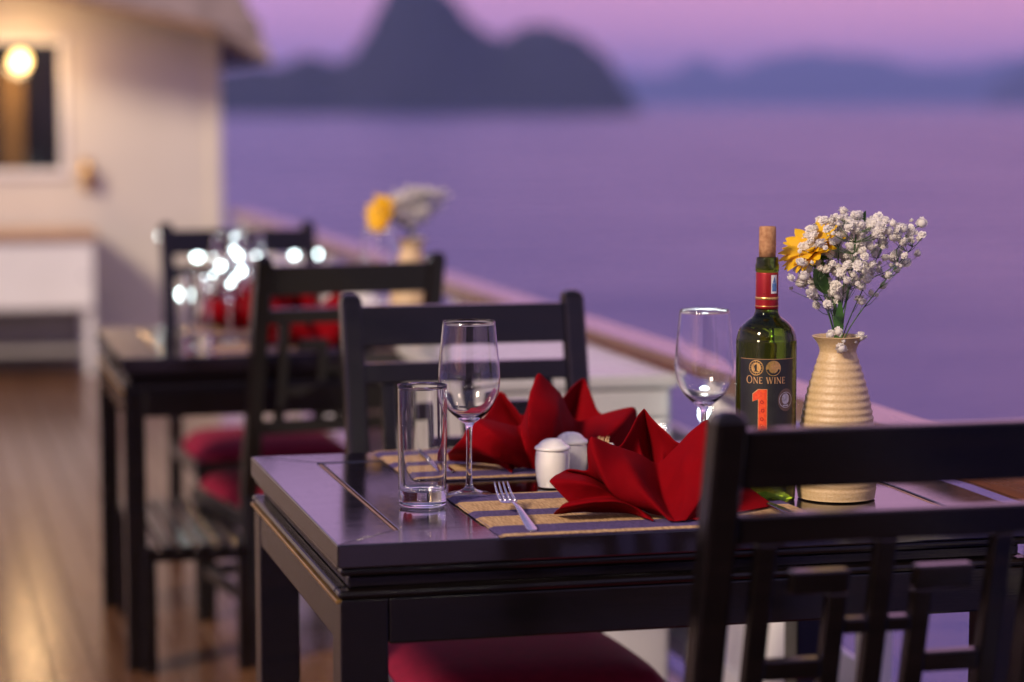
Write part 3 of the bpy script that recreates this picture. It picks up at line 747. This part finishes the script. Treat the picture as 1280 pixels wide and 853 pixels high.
def petal_me():
    vs, fs = [], []; n = 7
    for i_ in range(n + 1):
        u = i_ / n; w = .0082 * math.sin(math.pi * (u * .86 + .12)) ** .7; y = .008 + u * .040
        z = .004 * math.sin(u * 2.4) - .004 * u * u
        for j in (-1, 0, 1): vs.append((j * w, y, z - .0012 * abs(j)))
    for i_ in range(n):
        for j in (0, 1):
            a = i_ * 3 + j; fs.append((a, a + 1, a + 4, a + 3))
    me = bpy.data.meshes.new('petal'); me.from_pydata(vs, [], fs); me.materials.append(M['petal'])
    me.polygons.foreach_set('use_smooth', [True] * len(fs)); return me
PET = petal_me()
def yellow_flower(loc, rz, label, stem_to, head, face):
    t = empty('yellow_flower', loc, rz, label, 'flower', 'yellow flowers in vases')
    q = Vector(face).normalized().to_track_quat('Z', 'Y')
    hd = link('flower_disc', lathe_me([(.0001, .005), (.006, .0045), (.010, .002), (.011, -.002), (.006, -.007), (.0001, -.009)], 20), 'disc', t, smooth=True)
    hd.location = head; hd.rotation_mode = 'QUATERNION'; hd.rotation_quaternion = q
    rnd = random.Random(2)
    for k_ in range(44):
        p = bpy.data.objects.new('petal', PET); COL.objects.link(p); p.parent = hd
        p.rotation_euler = (R(rnd.uniform(4, 16) + (16 if k_ % 2 else 0)), R(rnd.uniform(-12, 12)), 2 * math.pi * k_ / 44 + rnd.uniform(-.05, .05)); p.location = (0, 0, .0012 * (k_ % 2))
        s = rnd.uniform(.9, 1.1); p.scale = (s, s, s)
    for k_ in range(9):
        p = bpy.data.objects.new('sepal', SEP); COL.objects.link(p); p.parent = hd
        p.rotation_euler = (R(-20), 0, 2 * math.pi * k_ / 9); p.location = (0, 0, -.005)
    h = Vector(head); bk = h - q @ Vector((0, 0, 1)) * .008
    pts = spline([Vector(stem_to), Vector((stem_to[0] * .4 + h.x * .05, .004, .02)), bk * .6 + Vector((.008, .004, 0)), bk - q @ Vector((0, 0, 1)) * .012, bk], 6)
    tube('stem', pts, .0026, 'leaf', t, 8)
    return t
def leaf_me(L, w, curl=.2):
    vs, fs = [], []; n = 9
    for i_ in range(n + 1):
        u = i_ / n; ww = w * math.sin(math.pi * (u * .93 + .05)) ** .8
        for j in (-1, 0, 1): vs.append((j * ww, -curl * L * u * u, u * L - 0) if j == 0 else (j * ww, -curl * L * u * u - .15 * ww, u * L))
    for i_ in range(n):
        for j in (0, 1):
            a = i_ * 3 + j; fs.append((a, a + 1, a + 4, a + 3))
    me = bpy.data.meshes.new('leaf'); me.from_pydata(vs, [], fs); me.materials.append(M['leaf']); me.polygons.foreach_set('use_smooth', [True] * len(fs)); return me
SEP = leaf_me(.016, .003); 
for v in SEP.vertices: v.co = Vector((v.co.x, v.co.z + .006, v.co.y))
yf = yellow_flower((VX, VY, VZ + .222), -YAW, 'yellow flower tucked behind the white blossoms by the bottle', (-.004, .006, -.08), (-.031, .014, .114), (-.55, -.28, .78))
lf = link('leaf', leaf_me(.060, .0105), 'leaf', yf); lf.location = (.020, .012, .112); lf.rotation_euler = (R(6), R(4), R(40))
lf = link('leaf', leaf_me(.050, .011), 'leaf', yf); lf.location = (-.014, .002, .058); lf.rotation_euler = (R(10), R(-42), R(20))
lf = link('leaf', leaf_me(.070, .0070, .05), 'leaf', yf); lf.location = (-.002, -.006, -.02); lf.rotation_euler = (0, R(2), R(10))

# same vase and flowers, blurred, on the farther table
v2 = copy_tree(vs_); v2.location = (1.140, 5.52, TH + .0006); v2['label'] = 'blurred vase on the farther table beside the railing'
b2 = copy_tree(bb); b2.location = (1.140, 5.52, TH + .2226); b2.scale = (.78, .78, .72); b2.rotation_euler = (0, 0, R(20)); b2['label'] = 'blurred white blossoms in the vase on the farther table'
y2 = yellow_flower((1.140, 5.52, TH + .2226), -YAW, 'blurred yellow flower in the vase on the farther table', (-.002, .0, -.08), (-.062, -.030, .060), (-.75, -.55, .25))

# ------------------------------------------------------------------ red napkins folded into stars
NA = [[(-0.066, -0.079, 0.0018), (-0.09, -0.004, 0.0018), (-0.179, 0.006, 0.0018)], [(-0.059, -0.045, 0.0018), (-0.11, -0.055, 0.0258), (-0.184, -0.045, 0.0188)], [(-0.061, -0.02, 0.0015), (-0.109, -0.028, 0.0268), (-0.164, -0.025, 0.0198)], [(-0.061, 0.0, 0.0015), (-0.137, -0.035, 0.0458), (-0.192, -0.02, 0.0498)], [(-0.055, 0.02, 0.0015), (-0.113, 0.03, 0.0408), (-0.161, 0.02, 0.0568)], [(-0.055, 0.0, 0.0015), (-0.104, -0.005, 0.0358), (-0.132, 0.0, 0.0588)], [(-0.045, -0.038, 0.0015), (-0.109, -0.048, 0.0298), (-0.132, -0.042, 0.0758), (-0.137, -0.025, 0.1098)], [(-0.048, -0.083, 0.0018), (-0.077, -0.062, 0.0408), (-0.087, -0.035, 0.0708), (-0.085, -0.002, 0.0868)], [(-0.041, -0.085, 0.0018), (-0.035, -0.015, 0.0198), (-0.032, 0.01, 0.0428), (-0.028, 0.03, 0.0598)], [(-0.036, -0.086, 0.0018), (-0.014, -0.05, 0.0368), (-0.008, -0.025, 0.0718), (-0.001, 0.01, 0.0918)], [(-0.028, -0.088, 0.0018), (0.011, -0.06, 0.0398), (0.024, -0.04, 0.0888), (0.027, -0.015, 0.1258)], [(-0.019, -0.078, 0.0018), (0.036, -0.015, 0.0078), (0.062, 0.02, 0.0308), (0.07, 0.035, 0.0438)], [(-0.013, -0.08, 0.0018), (0.051, -0.01, 0.0078), (0.096, 0.02, 0.0108), (0.12, 0.035, 0.0078)], [(-0.009, -0.081, 0.0018), (0.05, -0.045, 0.0018), (0.091, -0.023, 0.0018), (0.127, 0.0, 0.0018)]]
NB = [[(-0.021, 0.05, 0.0015), (-0.079, 0.05, 0.0368), (-0.107, 0.04, 0.0658)], [(-0.021, 0.05, 0.0015), (-0.044, 0.085, 0.0408), (-0.068, 0.065, 0.0808)], [(-0.019, 0.05, 0.0015), (-0.035, 0.085, 0.0728), (-0.042, 0.09, 0.1108)], [(-0.017, 0.05, 0.0015), (-0.01, 0.115, 0.0568), (-0.024, 0.105, 0.1258)], [(-0.014, 0.05, 0.0015), (-0.004, 0.085, 0.0668), (-0.01, 0.085, 0.1048)], [(-0.012, 0.05, 0.0015), (0.005, 0.085, 0.0388), (0.006, 0.062, 0.0838)], [(-0.01, 0.05, 0.0015), (0.034, 0.06, 0.0308), (0.046, 0.04, 0.0658)]]
NC = [[(-0.098, -0.077, 0.0018), (-0.11, 0.014, 0.0018), (-0.164, 0.053, 0.0018)], [(-0.083, -0.04, 0.0038), (-0.117, -0.045, 0.0268), (-0.185, -0.03, 0.0268)], [(-0.078, -0.055, 0.0038), (-0.13, -0.085, 0.0268), (-0.172, -0.07, 0.0528)], [(-0.074, -0.065, 0.0048), (-0.13, -0.1, 0.0598), (-0.157, -0.065, 0.0838)], [(-0.064, -0.054, 0.0018), (-0.077, -0.07, 0.0338), (-0.075, -0.03, 0.0608)], [(-0.061, -0.062, 0.0018), (-0.076, -0.088, 0.0618), (-0.071, -0.065, 0.1058), (-0.045, -0.02, 0.1428)], [(-0.054, -0.064, 0.0018), (-0.046, -0.105, 0.0538), (-0.021, -0.055, 0.0918), (-0.007, 0.0, 0.1058)], [(-0.046, -0.058, 0.0018), (-0.004, -0.04, 0.0268), (0.019, 0.0, 0.0478), (0.027, 0.02, 0.0598)], [(-0.034, -0.061, 0.0018), (0.018, -0.09, 0.0358), (0.068, -0.065, 0.0658), (0.106, -0.02, 0.0868)], [(-0.023, -0.064, 0.0018), (0.047, -0.055, 0.0058), (0.094, -0.02, 0.0118), (0.122, 0.01, 0.0178)]]
ND = [[(-0.022, 0.03, 0.0015), (-0.093, 0.02, 0.0308), (-0.135, 0.01, 0.0568)], [(-0.022, 0.03, 0.0015), (-0.07, 0.06, 0.0488), (-0.104, 0.065, 0.0698)], [(-0.022, 0.03, 0.0015), (-0.049, 0.08, 0.0508), (-0.077, 0.085, 0.1038)], [(-0.022, 0.03, 0.0015), (-0.043, 0.045, 0.0378), (-0.056, 0.045, 0.0678)], [(-0.01, 0.03, 0.0015), (-0.004, 0.05, 0.0478), (0.008, 0.06, 0.0848)], [(-0.004, 0.03, 0.0015), (0.03, 0.095, 0.0468), (0.062, 0.105, 0.1188)], [(0.003, 0.03, 0.0015), (0.046, 0.06, 0.0328), (0.076, 0.08, 0.0668)], [(0.009, 0.03, 0.0015), (0.078, 0.03, 0.0168), (0.118, 0.03, 0.0458)]]

def napkin_me(sheets, seed):
    """each sheet is pleated cloth lofted between fold curves that fan out from the gathered base"""
    bm = bmesh.new(); NT, NU = 20, 7
    for sh in sheets:
        cs = []
        for c in sh:
            p = spline(c, 12); L = [0]
            for a, b in zip(p, p[1:]): L.append(L[-1] + (b - a).length)
            q = []
            for k_ in range(NT + 1):
                d = L[-1] * k_ / NT; m_ = 0
                while m_ < len(L) - 2 and L[m_ + 1] < d: m_ += 1
                f = (d - L[m_]) / max(1e-9, L[m_ + 1] - L[m_]); q.append(p[m_].lerp(p[m_ + 1], min(1, f)))
            cs.append(q)
        grid = []
        for ci, (a, b) in enumerate(zip(cs, cs[1:])):
            for u in range(NU + (1 if ci == len(cs) - 2 else 0)):
                f = u / NU; row = []
                for k_ in range(NT + 1):
                    v = a[k_].lerp(b[k_], f)
                    k0, k1 = max(0, k_ - 1), min(NT, k_ + 1)
                    nrm = (b[k_] - a[k_]).cross(a[k1].lerp(b[k1], f) - a[k0].lerp(b[k0], f))
                    if nrm.length > 1e-9:
                        nrm.normalize(); w = (b[k_] - a[k_]).length
                        v = v + nrm * (.055 * w * math.sin(math.pi * f) * (1 if ci % 2 else -1) * (1 - .6 * k_ / NT))
                    row.append(v)
                grid.append(row)
        g = [[bm.verts.new(v) for v in row] for row in grid]
        for r0, r1 in zip(g, g[1:]):
            for k_ in range(NT): bm.faces.new((r0[k_], r1[k_], r1[k_ + 1], r0[k_ + 1]))
    for _ in range(1): bmesh.ops.smooth_vert(bm, verts=bm.verts, factor=.25, use_axis_x=True, use_axis_y=True, use_axis_z=True)
    bm.normal_update()
    for v in bm.verts:
        p = v.co
        d = .0026 * noise.noise(p * 24 + Vector((seed, 0, 0))) + .0011 * noise.noise(Vector((p.x * 120, p.y * 120, p.z * 35)) + Vector((0, seed, 0)))
        v.co = p + v.normal * d
        if v.co.z < .0018: v.co.z = .0018
    me = bpy.data.meshes.new('napkin'); bm.to_mesh(me); bm.free(); return me
def napkin(loc, rz, me, label):
    o = link('napkin', me, 'napkin', smooth=True, loc=loc); o.rotation_euler = (0, 0, rz)
    tag(o, label, 'napkin', 'red napkins folded into stars')
    if not any(m.type == 'SOLIDIFY' for m in o.modifiers):
        s = o.modifiers.new('thick', 'SOLIDIFY'); s.thickness = .0022; s.offset = 0
        b = o.modifiers.new('sub', 'SUBSURF'); b.levels = 1; b.render_levels = 1
    return o
m1, m2 = napkin_me((NA, NB), 3), napkin_me((NC, ND), 9)
MZ = TH + .0042
napkin((.985, 3.0, MZ), 0, m1, 'red star-folded napkin in front, beside the foreground chair post')
napkin((.940, 3.44, MZ), 0, m2, 'red star-folded napkin behind the white shakers')
napkin((.90, 5.30, MZ), .3, m1, 'blurred red napkin on the near mat of the farther table')
napkin((.84, 5.70, MZ), 0, m2, 'blurred red napkin on the far mat of the farther table')

# ------------------------------------------------------------------ cruet set
def shaker(loc, label, rz):
    t = empty('shaker', loc, rz, label, 'shaker', 'white salt and pepper shakers')
    lathe('body', [(p.x, p.y) for p in spline([(.0001, .0), (.0170, .0), (.0192, .003), (.0218, .018), (.0228, .034), (.0222, .048), (.0212, .0545)], 5)], 'porcelain', t, 40)
    cp = lathe('cap', [(p.x, p.y) for p in spline([(.0205, .0545), (.0230, .0555), (.0234, .0580), (.0222, .0602), (.0190, .0625), (.0145, .0675), (.0080, .0712), (.0001, .0722)], 5)], 'porcelain', t, 40)
    for a, r_ in ((0, 0), (.9, .0075), (2.2, .0075), (3.4, .0075), (4.6, .0075), (5.7, .0075)):
        link('hole', lathe_me([(.0001, .0004), (.0012, .0003), (.0013, -.0005)], 10), 'hole', cp, loc=(r_ * math.cos(a), r_ * math.sin(a), .0719 - r_ * r_ * 20))
    t.scale = (1.08, 1.08, .95)
    return t
shaker((.875, 3.262, TH + .0006), 'white porcelain shaker in front, left of the toothpick cup', .3)
shaker((.917, 3.318, TH + .0006), 'white porcelain shaker half hidden behind the front one', 1.1)
tp = empty('toothpick_cup', (.958, 3.300, TH + .0006), 0, 'small white cup of toothpicks behind the front napkin', 'toothpick cup')
lathe('cup', [(p.x, p.y) for p in spline([(.0001, .0), (.0150, .0), (.0175, .004), (.0185, .018), (.0165, .036), (.0160, .044), (.0178, .0505), (.0172, .0515), (.0150, .047), (.0145, .036), (.0160, .018), (.0001, .008)], 4)], 'porcelain', tp, 36)
rnd = random.Random(4)
for q in range(14):
    a = rnd.random() * 6.28; rr = rnd.uniform(.002, .0115)
    tube('toothpick', [(rr * .5 * math.cos(a), rr * .5 * math.sin(a), .010), (rr * math.cos(a), rr * math.sin(a), .052), (rr * 1.12 * math.cos(a), rr * 1.12 * math.sin(a), .060 + rnd.uniform(0, .004))], [.0010, .0010, .0003], 'wood_pick', tp, 5)

# ------------------------------------------------------------------ cutlery
def sweep(name, st, m, parent, th=.0016):
    """stations (y, half width, z): flat bar with rounded edges along Y"""
    vs, fs = [], []
    for y, w, z in st:
        for a, b in ((-1, 0), (-.8, .7), (0, 1), (.8, .7), (1, 0), (.8, -.7), (0, -1), (-.8, -.7)): vs.append((a * w, y, z + b * th * .5 * min(1, w / .002)))
    for q in range(len(st) - 1):
        for j in range(8): fs.append((q * 8 + j, q * 8 + (j + 1) % 8, (q + 1) * 8 + (j + 1) % 8, (q + 1) * 8 + j))
    fs.append(tuple(range(7, -1, -1))); fs.append(tuple(range((len(st) - 1) * 8, len(st) * 8)))
    me = bpy.data.meshes.new(name); me.from_pydata(vs, [], fs); return link(name, me, m, parent, smooth=True)
def fork(loc, rz, label, tilt=0):
    t = empty('fork', loc, rz, label, 'fork', 'steel forks'); t.rotation_euler = (R(tilt), 0, rz)
    sweep('handle', [(p.x, p.y, p.z) for p in spline([(.0, .0030, .0012), (.003, .0058, .0014), (.012, .0070, .0020), (.045, .0058, .0060), (.085, .0038, .0115), (.112, .0029, .0120), (.124, .0042, .0100), (.134, .0098, .0080), (.142, .0118, .0072), (.1475, .0121, .0074)], 5)], 'steel', t, .0024)
    for s in (-1.5, -.5, .5, 1.5):
        bm = bmesh.new()
        tube_bm(bm, [(s * .0064, .1465, .0074), (s * .0063, .160, .0088), (s * .0061, .175, .0130), (s * .0059, .190, .0205), (s * .0058, .1945, .0232)], [.0023, .0020, .0017, .0013, .0006], 8)
        link('tine', mesh_of(bm), 'steel', t, smooth=True)
    return t
def knife(loc, rz, label):
    t = empty('knife', loc, rz, label, 'knife', 'steel knives')
    sweep('handle', [(0, .0030, .004), (.003, .0065, .004), (.03, .0075, .0045), (.08, .0058, .0045), (.095, .0050, .0042)], 'steel_dark', t, .006)
    sweep('blade', [(.0955, .0048, .0040), (.102, .0085, .0036), (.15, .0092, .0030), (.19, .0075, .0026), (.206, .0035, .0024), (.209, .0006, .0024)], 'steel', t, .0016)
    return t
fork((.7535, 2.900, MZ - .0005), R(-1.5), 'steel fork on the front placemat left of the napkin', 3.2)
knife((1.105, 2.905, MZ - .0005), R(1), 'steel knife on the front placemat right of the napkin')
knife((.752, 3.600, MZ - .0005), R(182), 'steel knife on the rear placemat behind the wine glass')
fork((.905, 3.575, MZ - .0005), R(176), 'steel fork peeking from under the rear napkin')

# ------------------------------------------------------------------ added glow dots and discs imitating glints
sl = empty('string_light', (.93, 7.0, 0), 0, 'string of small white glowing lights behind the farthest chair', 'string light')
glow_spots = [(.716, .832, 1.5), (.722, .806, 1.2), (.814, .777, 1.35), (.995, .774, .75), (1.096, .773, .8), (1.165, .772, .65), (.768, .662, 1.1), (1.125, .780, .5)]  # dots added where glasses catch bright glints
order = sorted(glow_spots, key=lambda b: b[0])
tube('cable', spline([(x - .93, .012, z + .016) for x, z, _ in order], 5), .0016, 'dark_timber', sl, 5)
for x, z, s in glow_spots:
    o = lathe('bulb', [(.0001, -.012), (.007, -.009), (.010, 0), (.0075, .008), (.0001, .012)], 'bulb', sl, 14, loc=(x - .93, 0, z)); o.scale = (s, s, s)
for x, hz in ((.735, .835), (1.18, .785)):
    tube('stake', [(x - .93, .018, 0), (x - .93, .018, hz)], .006, 'dark_timber', sl, 8)
tr = empty('light_tree', (.742, 5.72, TH + .0006), 0, 'cluster of small glowing white lights standing on the farther table', 'table light')
lathe('foot', [(.0001, 0), (.026, 0), (.027, .003), (.006, .006), (.0001, .006)], 'dark_timber', tr, 24)
tube('trunk', [(0, 0, .005), (.002, 0, .08), (0, 0, .12)], [.003, .0025, .002], 'dark_timber', tr, 8)  # stand for added dots that imitate glass glints
for x, z, s in ((-.024, .153, 1.0), (.008, .192, .9), (.033, .139, 1.25), (.0, .101, .8), (.023, .177, 1.0), (-.049, .131, .8), (.012, .120, .9)):
    tube('branch', [(0, 0, .075 + .25 * (z - .1)), (x * .6, .004, z - .02), (x, 0, z - .008)], .0010, 'dark_timber', tr, 5)
    o = lathe('bulb', [(.0001, -.009), (.006, -.006), (.008, 0), (.006, .006), (.0001, .009)], 'bulb', tr, 14, loc=(x, 0, z)); o.scale = (s, s, s)
for y, z, lb in ((4.35, .625, 'white glowing deck light on the post behind the second wine glass'), (4.35, .515, 'lower white glowing deck light on the post behind the second wine glass'), (8.10, .47, 'small white glowing deck light high on a far railing post'), (8.10, .142, 'small white glowing deck light low on a far railing post'),
                 (7.35, .588, 'small white glowing deck light under the handrail'), (7.35, .214, 'white glowing deck light seen through the middle chair back')):
    dl = empty('deck_light', (1.481, y, z), 0, lb, 'deck light', 'deck lights on the railing posts')
    lathe('housing', [(.0001, 0), (.020, 0), (.020, .010), (.016, .012)], 'chrome', dl, 20, rot=(0, R(-90), 0))
    lathe('lens', [(.016, .012), (.012, .018), (.0001, .021)], 'bulb', dl, 20, rot=(0, R(-90), 0))  # added disc glows to imitate a bright spot

# ------------------------------------------------------------------ air
bm = bmesh.new(); bm_box(bm, (-8900, -6900, SEA - 2.0), (8900, 10900, 190))
hz = link('haze', mesh_of(bm)); struct(hz, 'stuff')
hm = bpy.data.materials.new('evening_haze'); hm.use_nodes = True
n, l = hm.node_tree.nodes, hm.node_tree.links; n.clear()
vo = n.new('ShaderNodeOutputMaterial'); pv = n.new('ShaderNodeVolumePrincipled')
pv.inputs['Color'].default_value = (.34, .42, 1.0, 1); pv.inputs['Density'].default_value = 1.8e-4; pv.inputs['Anisotropy'].default_value = 0.
l.new(pv.outputs[0], vo.inputs['Volume']); hz.data.materials.append(hm)
